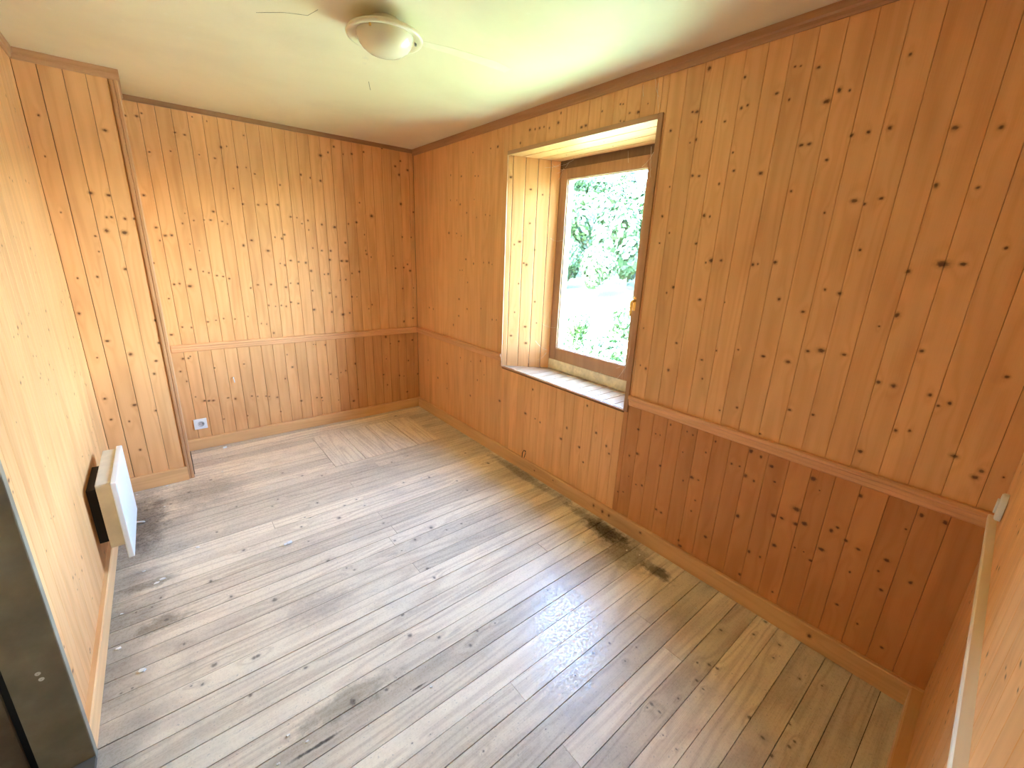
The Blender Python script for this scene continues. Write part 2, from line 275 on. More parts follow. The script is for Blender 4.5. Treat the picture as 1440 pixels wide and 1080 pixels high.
def floor_wood():
    m, nt, bs = new_mat('worn_floorboard')
    b, bp, u, v, rnd, core, halo, field, ring, fine, blot = wood_core(nt)
    p = b.pos(); px = b.sep(p)
    g = b.m('ADD', b.m('MULTIPLY', ring, .55), b.m('MULTIPLY', b.m('SUBTRACT', fine, .5), 1.0), clamp=True)
    c = b.mix(g, (.84, .735, .57), (.56, .45, .33))
    # worn, greyed patches and scuffs
    n1 = b.noise(p, 2.6, 4, .62)
    c = b.mix(b.ss(n1, .44, .70, 0, .45), c, (.52, .46, .385))
    n2 = b.noise(b.comb(b.m('MULTIPLY', px[0], 3.), b.m('MULTIPLY', px[1], 16.), 3.), 1.6, 4, .65)
    c = b.mix(b.ss(n2, .60, .76, 0, .40), c, (.27, .235, .20))
    n3 = b.noise(p, 85, 3, .65)
    c = b.mix(b.ss(n3, .60, .72, 0, .50), c, (.25, .22, .19))
    c = b.mix(b.ss(b.noise(p, 9., 4, .6), .60, .74, 0, .35), c, (.74, .69, .60))
    # dirt swept to the left wall and under the window
    e = b.ss(b.m('ADD', px[0], b.m('MULTIPLY', b.m('SUBTRACT', b.noise(p, 7., 4), .5), .5)), -.40, -.08, .62, 0)
    c = b.mix(e, c, (.20, .185, .165))
    sn = b.m('MULTIPLY', b.m('SUBTRACT', b.noise(p, 18., 5, .7), .5), 1.9)
    def stain(x, y, rx, ry, s, col, sc=16.):
        nonlocal c
        dx = b.m('DIVIDE', b.m('SUBTRACT', px[0], x), rx); dy = b.m('DIVIDE', b.m('SUBTRACT', px[1], y), ry)
        d = b.m('SQRT', b.m('ADD', b.m('MULTIPLY', dx, dx), b.m('MULTIPLY', dy, dy)))
        d = b.m('ADD', d, sn)
        c = b.mix(b.ss(d, .35, 1.15, s, 0), c, col)
    stain(1.80, 1.30, .075, .17, .92, (.035, .028, .02))
    stain(1.83, 1.40, .05, .30, .55, (.09, .075, .05))
    stain(1.76, .93, .05, .10, .80, (.06, .05, .035), 24.)
    stain(1.74, 1.12, .12, .20, .45, (.12, .10, .07), 24.)
    stain(1.84, 2.1, .05, .5, .55, (.13, .115, .09))
    stain(-.20, 1.98, .11, .05, .62, (.17, .14, .09), 20.)
    stain(-.24, 2.28, .12, .035, .6, (.16, .13, .09), 20.)
    stain(.30, 1.20, .20, .06, .55, (.20, .17, .12), 20.)
    stain(-.25, 2.9, .10, .35, .7, (.11, .10, .09), 12.)
    stain(.02, 3.1, .22, .25, .42, (.24, .21, .17), 14.)
    stain(.17, 1.115, .09, .007, .85, (.03, .022, .016))
    stain(.52, 1.100, .035, .005, .8, (.06, .03, .02))
    stain(.33, 1.7, .18, .10, .35, (.26, .22, .2), 14.)
    k = b.m('MULTIPLY', bp[1], b.m('MULTIPLY_ADD', b.m('SUBTRACT', rnd, .5), .26, 1.))
    c = b.val(c, k)
    c = b.mix(b.m('MULTIPLY', halo, .22), c, (.30, .24, .17))
    c = b.mix(b.m('MULTIPLY', core, .74), c, (.10, .085, .07))
    nt.links.new(c, bs.inputs['Base Color'])
    rg = b.ss(n3, .44, .60, .25, .60)
    nt.links.new(rg, bs.inputs['Roughness'])
    bs.inputs['Specular IOR Level'].default_value = .5
    h = b.m('ADD', b.m('MULTIPLY', n3, .9), b.m('MULTIPLY', blot, .8))
    nt.links.new(b.bump(h, .16, .0008), bs.inputs['Normal'])
    return m
FLOORM = floor_wood()

def plain(name, col, rough=.5, spec=.5, nscale=0, namt=.1, bump=0., metal=0.):
    m, nt, bs = new_mat(name); b = NB(nt)
    bs.inputs['Roughness'].default_value = rough; bs.inputs['Specular IOR Level'].default_value = spec
    bs.inputs['Metallic'].default_value = metal
    if nscale:
        n = b.noise(b.pos(), nscale, 4, .6)
        c = b.mix(b.ss(n, .3, .75), tuple(x*(1-namt) for x in col), tuple(min(1, x*(1+namt)) for x in col))
        nt.links.new(c, bs.inputs['Base Color'])
        if bump: nt.links.new(b.bump(n, bump, .002), bs.inputs['Normal'])
    else: bs.inputs['Base Color'].default_value = (*col, 1)
    return m
def ceiling_mat():
    m, nt, bs = new_mat('ceiling_plaster'); b = NB(nt); p = b.pos()
    n1 = b.noise(p, 1.7, 4, .55, .4); n2 = b.noise(p, 14, 4, .6, .2)
    c = b.mix(b.ss(n1, .35, .7), (.86, .765, .555), (.78, .685, .49))
    c = b.mix(b.ss(n2, .64, .78, 0, .35), c, (.88, .84, .70))
    c = b.mix(b.ss(b.noise(p, 5, 5, .7, 1.), .66, .74, 0, .3), c, (.60, .56, .47))
    nt.links.new(c, bs.inputs['Base Color']); bs.inputs['Roughness'].default_value = .62
    nt.links.new(b.bump(b.m('ADD', n1, b.m('MULTIPLY', n2, .18)), .45, .012), bs.inputs['Normal'])
    return m
CEIL = ceiling_mat()
PATCH = plain('filler_plaster', (.88, .80, .61), .6, nscale=20, namt=.05)
CRACK = plain('crack_shadow', (.20, .17, .12), .9)
GAP = plain('board_gap', (.16, .075, .03), .9)
SUBFLOOR = plain('subfloor', (.05, .042, .035), .95)
EXTW = plain('white_render', (.82, .82, .80), .8, nscale=8, namt=.04)
HALL = plain('hall_plaster', (.50, .44, .34), .8, nscale=4, namt=.06)
HWHITE = plain('white_enamel', (.80, .84, .86), .32, nscale=30, namt=.02)
HBODY = plain('cream_enamel', (.70, .64, .52), .45, nscale=18, namt=.07)
BRACK = plain('shadow_black', (.012, .011, .010), .7)  # black stands in for the shadow behind the heater
SOCK = plain('white_plastic', (.86, .87, .86), .3)
SOCKD = plain('socket_dark', (.20, .19, .19), .5)
LRIM = plain('lamp_enamel', (.82, .74, .54), .35, nscale=12, namt=.04)
LGLASS = plain('opal_glass', (.80, .73, .52), .10, spec=.6)
BRASS = plain('brass', (.80, .52, .16), .3, metal=1.)
DOORP = plain('grey_olive_paint', (.27, .235, .165), .45, nscale=7, namt=.22, bump=.1)
DOORD = plain('dark_brown_paint', (.16, .115, .07), .55, nscale=9, namt=.3)
DOORT = plain('dark_threshold_paint', (.10, .085, .06), .8, nscale=7, namt=.2)
BLACK = plain('black_rubber', (.010, .009, .008), .8)
BEIGE = plain('old_beige_paint', (.80, .70, .50), .6, nscale=22, namt=.16, bump=.3)
BEAD = plain('pale_bead', (.80, .72, .52), .5)
FLAKE = plain('paint_flake', (.86, .85, .80), .6)
WEB = plain('cobweb_thread', (.80, .76, .68), .8)
def glass_mat():
    m, nt, bs = new_mat('window_glass'); nt.nodes.remove(bs)
    out = [n for n in nt.nodes if n.type == 'OUTPUT_MATERIAL'][0]
    t = nt.nodes.new('ShaderNodeBsdfTransparent'); t.inputs[0].default_value = (.96, .98, .97, 1)
    g = nt.nodes.new('ShaderNodeBsdfGlossy'); g.inputs['Roughness'].default_value = .02
    b = NB(nt); gm = nt.nodes.new('ShaderNodeNewGeometry')          # Schlick reflectance, same on both faces of the pane
    cs_ = b.m('ABSOLUTE', b.vm('DOT_PRODUCT', gm.outputs['Normal'], gm.outputs['Incoming']))
    fr_ = b.m('MULTIPLY_ADD', b.m('POWER', b.m('SUBTRACT', 1., cs_, clamp=True), 5.), .96, .04)
    mx = nt.nodes.new('ShaderNodeMixShader')
    nt.links.new(fr_, mx.inputs[0]); nt.links.new(t.outputs[0], mx.inputs[1]); nt.links.new(g.outputs[0], mx.inputs[2])
    nt.links.new(mx.outputs[0], out.inputs[0])
    return m
GLASS = glass_mat()

# ------------------------------------------------------------------ boards
def set_attr(o, uvs, seed, knots, tint=1., red=0.):
    me = o.data; n = len(me.vertices)
    a = me.attributes.new('bc', 'FLOAT_VECTOR', 'POINT'); flat = []
    for uu, vv in uvs: flat += [uu, vv, seed]
    a.data.foreach_set('vector', flat)
    a = me.attributes.new('bp', 'FLOAT_VECTOR', 'POINT'); a.data.foreach_set('vector', [seed, tint, red]*n)
    ks = sorted(knots, key=lambda k: -k[2])[:NK]
    for i in range(NK):
        a = me.attributes.new('k%d' % i, 'FLOAT_VECTOR', 'POINT')
        k = ks[i] if i < len(ks) else (50., 50., 1e-4)
        a.data.foreach_set('vector', list(k)*n)
def rect_board(name, parent, u0, u1, v0, v1, frame, knots=(), tint=1., red=0., gap=.0008, ch=.0013, t=T, mat=None, seed=None, proud=0., knot_sel=True):
    a, b_ = u0+gap/2, u1-gap/2; ch = min(ch, (b_-a)*.3)
    prof = [(a, 0), (a, t-ch), (a+ch, t), (b_-ch, t), (b_, t-ch), (b_, 0)]
    vs = []; uvs = []
    for vv in (v0, v1):
        for uu, ww in prof: vs.append(frame(uu, vv, ww+proud)); uvs.append((uu, vv))
    n = 6
    fs = [tuple(range(n-1, -1, -1)), tuple(range(n, 2*n))] + [(i, (i+1) % n, n+(i+1) % n, n+i) for i in range(n)]
    o = mesh_obj(name, vs, fs, mat or PINE, parent)
    ks = [k for k in knots if u0-.004 <= k[0] <= u1+.004 and v0-.01 <= k[1] <= v1+.01] if knot_sel else knots
    set_attr(o, uvs, RND.random() if seed is None else seed, ks, tint, red)
    return fixn(o)
def poly_board(name, parent, poly, frame, t, mat=None, knots=(), tint=1., red=0., along='u', proud=0., seed=None):
    """poly: convex (u,v) loop; grain runs along v unless along='u'"""
    vs = [frame(u, v, proud) for u, v in poly] + [frame(u, v, t+proud) for u, v in poly]; n = len(poly)
    fs = [tuple(range(n-1, -1, -1)), tuple(range(n, 2*n))] + [(i, (i+1) % n, n+(i+1) % n, n+i) for i in range(n)]
    o = mesh_obj(name, vs, fs, mat or PINE, parent)
    uvs = [(v, u) if along == 'u' else (u, v) for u, v in poly]*2
    ks = [(k[1], k[0], k[2]) for k in knots] if along == 'u' else knots
    set_attr(o, uvs, RND.random() if seed is None else seed, ks, tint, red)
    return fixn(o)
def clip(poly, a, b_, c):      # keep a*u + b*v <= c
    out = []
    for i in range(len(poly)):
        p, q = poly[i], poly[(i+1) % len(poly)]
        dp, dq = a*p[0]+b_*p[1]-c, a*q[0]+b_*q[1]-c
        if dp <= 0: out.append(p)
        if (dp < 0) != (dq < 0) and dp != dq:
            t = dp/(dp-dq); out.append((p[0]+(q[0]-p[0])*t, p[1]+(q[1]-p[1])*t))
    return out
def strip_attr(o, axis, tint=1., knots=(), red=0.):
    """grain along one world axis for mouldings and skirtings"""
    uvs = []
    for v in o.data.vertices:
        c = v.co + o.location
        al = c[axis]; ac = c.z + .37*c[1 if axis != 1 else 0] if axis != 2 else c.x + c.y
        uvs.append((ac, al))
    set_attr(o, uvs, RND.random(), knots, tint, red)
    return o
def kn(lst, s): return [(a/1000., b_/1000., r/10000.*s) for a, b_, r in lst]
K_R = kn(KN_R, .98); K_B = kn(KN_B, .78); K_C = kn(KN_C, .86); K_F = kn(KN_F, .85)
def rand_knots(u0, u1, v0, v1, n, rng, r0=.003, r1=.007):
    out = []
    while len(out) < n:
        v = rng.uniform(v0, v1); u = rng.uniform(u0+.008, u1-.008)
        out.append((u, v, rng.uniform(r0, r1)))
        if rng.random() < .5: out.append((u0+u1-u, v+rng.uniform(-.012, .012), rng.uniform(r0, r1)*.8))
    return out[:NK]
f_right = lambda u, v, w_: (W+T-w_, u, v)
f_back = lambda u, v, w_: (u, L+T-w_, v)
f_col = lambda u, v, w_: (u, YC+T-w_, v)
f_cols = lambda u, v, w_: (XC-T+w_, u, v)
f_left = lambda u, v, w_: (XL-T+w_, u, v)
f_near = lambda u, v, w_: (u, near_y(u)-T+w_, v)

# ================================================================== FLOOR
SL = .022; V0 = .030; PP = .0885
flo = MB().box(XL-.12, W+.013, -.25, L+.013, -.12, -.0225).build('floor', SUBFLOOR)
setp(flo, 'worn grey-beige plank floor of the empty room', 'floor', kind='structure')
def f_floor(u, v, w_): return (u, v + SL*(u-.8), w_-.022)
joints = {6: [.797, 1.393], 8: [1.447], 9: [.793], 21: [.777], 22: [.83], 24: [.822], 15: [1.41], 18: [.79],
          27: [.30], 29: [.805], 31: [1.05]}
HK0, HK1, HX0, HX1 = 33, 40, .797, 1.665
def in_plank(x, y, k):
    vv = y - SL*(x-.8); return V0+PP*k <= vv < V0+PP*(k+1)
xa, xb = XL-.012, W+.012
for k in range(-3, 43):
    v0, v1 = V0+PP*k, V0+PP*(k+1)
    cuts = [xa] + joints.get(k, []) + [xb]
    segs = list(zip(cuts[:-1], cuts[1:]))
    if HK0 <= k < HK1: segs = [(xa, HX0), (HX1, xb)]
    for a, b_ in segs:
        g = .0022 + (.0020 if k in (16, 14, 12, 8, 6, 22) else 0)
        poly = [(a+.0006, v0+g/2), (b_-.0006, v0+g/2), (b_-.0006, v1-g/2), (a+.0006, v1-g/2)]
        poly = clip(poly, SL, 1, L+.012+SL*.8)           # against the back wall
        if k > 36:
            poly = clip(poly, -1, 0, -XC-.012) if k > 37 else poly
        poly = clip(poly, -(SL-.04), -1, -(near_y(0)-.012+SL*.8))
        if len(poly) < 3: continue
        ks = [(x, y-SL*(x-.8), r) for x, y, r in K_F if in_plank(x, y, k) and a <= x <= b_]
        ti = RND.uniform(.9, 1.07)
        if k == 6 and abs(a-.797) < .01: ti = 1.12
        if k in (22, 24): ti *= .95
        zoff = RND.uniform(-.0006, .0006)
        poly_board('floor_plank', flo, poly, f_floor, .022+zoff, FLOORM, ks, ti, along='u')
hs = [HX0, 1.022, 1.246, 1.455, HX1]
va, vb = V0+PP*HK0, V0+PP*HK1
for i in range(4):
    g = .0019
    poly = [(hs[i]+g, va+g), (hs[i+1]-g, va+g), (hs[i+1]-g, vb-g), (hs[i]+g, vb-g)]
    poly_board('hatch_board', flo, poly, f_floor, .0232+i % 2*.0004, FLOORM, [], [1.16, 1.13, 1.08, 1.0][i], along='v')

# ================================================================== WALLS: backing shells
wr = MB()
BX = WX
wr.box(W+T, BX, -.45, WY0-.016, -.12, H+.12); wr.box(W+T, BX, WY1+.016, L+.3, -.12, H+.12)
wr.box(W+T, BX, WY0-.016, WY1+.016, -.12, WZ0-.016); wr.box(W+T, BX, WY0-.016, WY1+.016, WZ1+.016, H+.12)
wall_right = setp(wr.build('wall_right', GAP), 'window wall clad in varnished knotty pine boards', 'wall', kind='structure')
ow = MB(); OX = 2.32; oy0, oy1, oz0, oz1 = 1.475, 2.262, .725, 2.112
ow.box(BX, OX, -.45, oy0, -.6, H+.12); ow.box(BX, OX, oy1, L+.3, -.6, H+.12); ow.box(BX, OX, oy0, oy1, -.6, oz0); ow.box(BX, OX, oy0, oy1, oz1, H+.12)
ow.build('outer_wall', EXTW, wall_right)
wall_back = setp(MB().box(XL-.5, W+T, L+T, L+.3, -.12, H+.12).build('wall_back', GAP), 'back wall clad in varnished knotty pine boards', 'wall', kind='structure')
cb = MB().box(XL-T, XC-T, YC+T, L+T, -.02, H+.02).build('wall_corner_box', GAP)
setp(cb, 'boxed-in pine-clad corner standing out from the back wall', 'wall', kind='structure')
DY1, DY0 = 1.474, .58
wl = MB().box(XL-.11, XL-T, DY1+.03, L+T, -.12, H+.12)
wl.box(XL-.11, XL-T, -.45, DY0-.03, -.12, H+.12); wl.box(XL-.11, XL-T, DY0-.03, DY1+.03, 2.08, H+.12)
wall_left = setp(wl.build('wall_left', GAP), 'left wall clad in full-height pine boards behind the heater', 'wall', kind='structure')
nw = MB(); a0, a1 = XL-.11, W+T
nw.prism([(a0, near_y(a0)-T, -.12), (a1, near_y(a1)-T, -.12), (a1, -.45, -.12), (a0, -.45, -.12)],
         [(a0, near_y(a0)-T, H+.12), (a1, near_y(a1)-T, H+.12), (a1, -.45, H+.12), (a0, -.45, H+.12)])
wall_near = setp(nw.build('wall_near', GAP), 'pine-clad near wall seen edge-on at the right of the picture', 'wall', kind='structure')
# hallway behind the open doorway
hm = MB().box(-1.75, -1.65, -.6, 2.6, -.12, H+.12); hm.box(-1.65, XL-.11, 2.5, 2.6, -.12, .85); hm.box(-1.65, XL-.11, 2.5, 2.6, 2.1, H+.12); hm.box(-1.65, -1.45, 2.5, 2.6, .85, 2.1); hm.box(-.65, XL-.11, 2.5, 2.6, .85, 2.1); hm.box(-1.75, XL-.11, -.6, -.5, -.12, H+.12)
setp(hm.build('wall_hallway', HALL), 'plain plaster wall of the hallway outside the doorway', 'wall', kind='structure')
hw = setp(empty('window_added', (-1.05, 2.55, .85)), 'added unseen hallway window letting daylight in through the doorway', 'window', kind='structure')  # added out of view to send daylight onto the near wall
q = MB().box(-1.45, -1.40, 2.53, 2.58, .85, 2.1); q.box(-.70, -.65, 2.53, 2.58, .85, 2.1); q.box(-1.40, -.70, 2.53, 2.58, .85, .90); q.box(-1.40, -.70, 2.53, 2.58, 2.05, 2.1)
q.build('window_frame', EXTW, hw)
MB().box(-1.40, -.70, 2.553, 2.557, .90, 2.05).build('pane', GLASS, hw)
setp(MB().box(-1.75, XL-.12, -.6, 2.6, -.12, 0).build('floor_hallway', DOORD), 'dark hallway floor outside the doorway', 'floor', kind='structure')

# ceiling slab with a gently uneven underside
nx, ny = 40, 60; cv = []; cf = []
for j in range(ny+1):
    for i in range(nx+1):
        x = -1.75 + (W+.25+1.75)*i/nx; y = -.6 + (L+.9)*j/ny
        z = H + .010*noise.noise(Vector((x*.9, y*.9, 3.1))) + .004*noise.noise(Vector((x*3, y*3, 7.7)))
        e = min(1, max(0, min(x-XL, W-x, y+.05, L-y)/.25)); cv.append((x, y, H + (z-H)*e))
for j in range(ny):
    for i in range(nx):
        a = j*(nx+1)+i; cf.append((a, a+nx+1, a+nx+2, a+1))
c8 = MB(); c8.add(cv, cf); c8.box(-1.75, W+.25, -.6, L+.3, H+.03, H+.13)
ceiling = c8.build('ceiling', CEIL)
for pl in ceiling.data.polygons: pl.use_smooth = True
for pl in ceiling.data.polygons:
    if pl.normal.z < -.5 and pl.center.z < .05: pass
setp(ceiling, 'cream uneven plaster ceiling with patches and hairline cracks', 'ceiling', kind='structure')
for pl in ceiling.data.polygons:
    pass

# ================================================================== WALLS: boards
UP1 = H-.004
# --- window wall, above the rail
seams = [1.311]
y = 1.311
while y > -.03: y -= .0818; seams.append(max(y, -.057))
left = [1.374]
y = 1.374
while y < L: y += .0813; left.append(min(y, L))
seams = sorted(set(seams + left))
cells = []
for a, b_ in zip(seams[:-1], seams[1:]):
    cs = [a] + [c for c in (WY0, WY1) if a+.003 < c < b_-.003] + [b_]
    cells += list(zip(cs[:-1], cs[1:]))
for a, b_ in cells:
    mid = (a+b_)/2
    z0 = WZ1 if WY0 < mid < WY1 else RZ0+.027
    rect_board('board', wall_right, a, b_, z0, UP1, f_right, K_R, tint=RND.uniform(.97, 1.03))
# --- window wall, below the rail
lo = [.044-.0795*1 + .0795*i for i in range(60)]
lo = [v for v in lo if -.03 < v < L-.02]; lo = [-.057] + lo + [L]
cells = []
for a, b_ in zip(lo[:-1], lo[1:]):
    cs = [a] + [c for c in (WY0, WY1) if a+.003 < c < b_-.003] + [b_]
    cells += list(zip(cs[:-1], cs[1:]))
for a, b_ in cells:
    mid = (a+b_)/2; under = WY0 < mid < WY1
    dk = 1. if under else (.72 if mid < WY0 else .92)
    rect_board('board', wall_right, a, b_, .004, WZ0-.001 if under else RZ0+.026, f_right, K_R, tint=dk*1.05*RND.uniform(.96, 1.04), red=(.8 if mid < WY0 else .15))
# --- back wall
bs_ = [XC] + [.0625+.0815*i for i in range(-1, 23) if XC+.01 < .0625+.0815*i < W-.02] + [W]
for a, b_ in zip(bs_[:-1], bs_[1:]):
    rect_board('board', wall_back, a, b_, RZ0+.027, UP1, f_back, K_B, tint=RND.uniform(.96, 1.04), gap=.0017, ch=.0020)
    mid = (a+b_)/2
    rect_board('board', wall_back, a, b_, .004, RZ0+.026, f_back, K_B, tint=RND.uniform(.95, 1.05)*(.80 if mid > 1.12 else 1.), red=.35 if mid > 1.12 else 0, gap=.0017, ch=.0020)
# --- boxed-in corner: face and return
cs_ = [XL, -.302, -.213, -.130, -.046, XC]
for a, b_ in zip(cs_[:-1], cs_[1:]):
    rect_board('board', cb, a, b_, .004, UP1, f_col, K_C, tint=RND.uniform(.97, 1.04), gap=.003 if a < -.25 else .0016)
for i in range(6):
    a = YC + .0815*i; b_ = min(a+.0815, L)
    if b_-a > .01: rect_board('board', cb, a, b_, .004, UP1, f_cols, rand_knots(a, b_, .1, 2.3, 5, RND), knot_sel=False)
# --- left wall, full height
y = YC
while y > DY1+.002:
    a = max(y-P, DY1); rect_board('board', wall_left, a, y, .004, UP1, f_left, rand_knots(a, y, .1, 2.3, 7, RND), tint=RND.uniform(.88, .95), red=.12, gap=.0008, ch=.0012, knot_sel=False); y = a
y = DY0
while y > -.11:
    a = max(y-P, -.115); rect_board('board', wall_left, a, y, .004, UP1, f_left, rand_knots(a, y, .1, 2.3, 5, RND), knot_sel=False); y = a
rect_board('board', wall_left, DY0+.001, DY1-.001, 2.09, UP1, f_left, [], knot_sel=False)
# --- near wall
x = W
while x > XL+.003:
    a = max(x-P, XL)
    rect_board('board', wall_near, a, x, RZ0+.027, UP1, f_near, rand_knots(a, x, .8, 2.3, 5, RND), tint=1.14, gap=.0008, ch=.0014, knot_sel=False)  # raised tint paints in the brighter light on these boards
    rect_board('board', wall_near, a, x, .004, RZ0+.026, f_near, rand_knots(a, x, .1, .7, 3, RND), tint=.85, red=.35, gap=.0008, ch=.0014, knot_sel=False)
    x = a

# ================================================================== MOULDINGS
def sweep(name, prof, a, b_, outw, axis, label, tint=1., mat=None, knots=()):
    """prof: (out, z) loop, swept from a to b (x, y)"""
    ox, oy = outw
    A = [(a[0]+ox*o_, a[1]+oy*o_, z) for o_, z in prof]; B = [(b_[0]+ox*o_, b_[1]+oy*o_, z) for o_, z in prof]
    o = MB().prism(A, B).build(name, mat or TRIM)
    strip_attr(o, axis, tint, knots)
    return setp(o, label, 'skirting' if name.startswith('base') else 'moulding', kind='structure')
RAIL = [(0, RZ0), (.006, RZ0), (.010, RZ0+.006), (.010, RZ0+.018), (.013, RZ0+.021), (.013, RZ0+.034), (.019, RZ0+.040), (.019, RZ1-.003), (.016, RZ1), (0, RZ1)]
CROWN = [(0, H-.048), (.006, H-.048), (.010, H-.042), (.010, H-.030), (.016, H-.024), (.016, H-.0005), (0, H-.0005)]
CROWNB = [(0, H-.030), (.008, H-.030), (.012, H-.024), (.012, H-.0005), (0, H-.0005)]
def BASE(h=.090, t=.018): return [(0, .0012), (t, .0012), (t, h-.006), (t-.004, h), (0, h)]
sweep('trim_1', RAIL, (W, WY0-.03), (W, near_y(W)+.002), (-1, 0), 1, 'dado rail right of the window along the window wall', 1.3)
sweep('trim_2', RAIL, (W, L), (W, WY1+.006), (-1, 0), 1, 'short dado rail between back corner and window', 1.15)
sweep('trim_3', RAIL, (XC+.012, L), (W-.001, L), (0, -1), 0, 'dado rail across the back wall', 1.25)
sweep('trim_4', RAIL, (W-.02, near_y(W-.02)), (XL, near_y(XL)), (.04, 1), 0, 'dado rail on the near wall at the right edge', 1.1, PALE)  # bright light on this rail is painted in by the pale wood
sweep('trim_5', CROWN, (W, L), (W, near_y(W)), (-1, 0), 1, 'brown ceiling moulding above the window wall', .74)
sweep('trim_6', CROWNB, (XC, L), (W-.016, L), (0, -1), 0, 'thin dark ceiling strip above the back wall', .62)
sweep('trim_7', CROWN, (XL, YC), (XC+.016, YC), (0, -1), 0, 'ceiling moulding above the boxed-in corner', .82)
sweep('trim_8', CROWN, (XC, YC), (XC, L-.012), (1, 0), 1, 'short ceiling moulding on the return of the boxed-in corner', .82)
sweep('trim_9', CROWN, (XL, DY1), (XL, YC-.016), (1, 0), 1, 'ceiling moulding above the left wall', .82)
sweep('trim_10', CROWN, (W-.016, near_y(W-.016)), (XL, near_y(XL)), (.04, 1), 0, 'ceiling moulding above the near wall', .8)
sweep('baseboard_right', BASE(.092), (W, L), (W, near_y(W)), (-1, 0), 1, 'pale pine skirting board under the window wall', 1., SKIRT,
      [(.05+.37*1.89, 2.02, .007), (.06+.37*1.89, 1.83, .006), (.055+.37*1.885, 1.47, .008), (.05+.37*1.885, 1.40, .010), (.05+.37*1.885, 1.35, .008), (.06+.37*1.885, 1.13, .008), (.05+.37*1.885, .30, .008)])
sweep('baseboard_back', BASE(.088), (XC, L), (W-.018, L), (0, -1), 0, 'pale pine skirting board under the back wall', 1.02, SKIRT)
sweep('baseboard_corner_box', BASE(.094), (XL+.018, YC), (XC-.022, YC), (0, -1), 0, 'short skirting board at the foot of the boxed-in corner', .95, SKIRT)
sweep('baseboard_left', BASE(.090), (XL, YC), (XL, DY1+.028), (1, 0), 1, 'pale skirting board along the left wall below the heater', 1.12, SKIRT)
sweep('baseboard_near', BASE(.090, .034), (W-.018, near_y(W-.018)), (XL, near_y(XL)), (.04, 1), 0, 'skirting board along the near wall at the lower right', .9, SKIRT)
# corner strip of the boxed-in corner
ct = MB(); x0, x1, y0_ = XC-.030, XC+.008, YC-.008
ct.prism([(x0, y0_+.003, .002), (x0+.006, y0_, .002), (x0+.016, y0_, .002), (x0+.019, y0_+.004, .002), (x0+.022, y0_, .002), (x1-.006, y0_, .002), (x1, y0_+.006, .002), (x1, YC+.03, .002), (XC, YC+.03, .002), (XC, YC, .002), (x0, YC, .002)],
         [(x0, y0_+.003, H-.05), (x0+.006, y0_, H-.05), (x0+.016, y0_, H-.05), (x0+.019, y0_+.004, H-.05), (x0+.022, y0_, H-.05), (x1-.006, y0_, H-.05), (x1, y0_+.006, H-.05), (x1, YC+.03, H-.05), (XC, YC+.03, H-.05), (XC, YC, H-.05), (x0, YC, H-.05)])
o = ct.build('trim_11', TRIM); strip_attr(o, 2, .78)
setp(o, 'upright corner strip on the edge of the boxed-in corner', 'moulding', kind='structure')

# ================================================================== WINDOW
win = setp(empty('window_1', (WX+.02, (FY0+FY1)/2, WZ0)), 'brown wooden single-pane window in a deep pine-lined reveal', 'window', kind='structure')
yl = lambda x: WY1 + (FY1-WY1)*(x-W)/(WX-W)
yr = lambda x: WY0 + (FY0-WY0)*(x-W)/(WX-W)
# left splayed reveal
def splay(A, B, inward):
    A = Vector(A); B = Vector(B); d = (B-A).normalized(); n = Vector((-d.y, d.x))
    if n.dot(Vector(inward)) < 0: n = -n
    ln = (B-A).length
    def f(u, v, w_):
        q = A + d*u + n*(w_-T); return (q.x, q.y, v)
    return f, ln
fl_, ln = splay((W-.004, WY1), (WX+.004, FY1), (0, -1))
us = [0, .034, .116, .198, .280, ln]
kl = [(.021, 2.00, .006), (.155, 1.93, .005), (.235, 1.90, .005), (.16, 1.72, .005), (.06, 1.58, .005), (.095, 1.60, .006), (.15, 1.45, .008), (.20, 1.55, .005), (.13, 1.46, .005), (.08, 1.12, .005), (.16, 1.02, .006), (.06, .95, .006), (.17, .90, .007), (.22, 1.2, .005), (.10, 1.32, .005), (.24, 1.05, .005)]
for a, b_ in zip(us[:-1], us[1:]): rect_board('jamb_board', win, a, b_, WZ0, WZ1-.004, fl_, [(u_, v_, r_*1.25) for u_, v_, r_ in kl], tint=RND.uniform(.98, 1.08), gap=.0022, ch=.003)
fr_, ln2 = splay((W-.004, WY0), (WX+.004, FY0), (0, 1))
for i in range(4):
    a = i*ln2/4; rect_board('jamb_board', win, a, a+ln2/4, WZ0, WZ1-.004, fr_, [], tint=1.)
# head boards run along the wall and drop slightly towards the frame
def f_head(u, v, w_): return (v, u, WZ1 - .03*(v-W)/(WX-W) - w_ + .012)
for a, b_ in ((W-.004, W+.062), (W+.062, W+.140), (W+.140, W+.205), (W+.205, WX)):
    g = .0026
    poly_board('head_board', win, [(yr(a)+.001, a+g), (yl(a)-.001, a+g), (yl(b_)-.001, b_-g), (yr(b_)+.001, b_-g)], f_head, .012, PINE, [(2.1, a+.03, .004), (1.75, a+.04, .004)], 1.05, along='u')
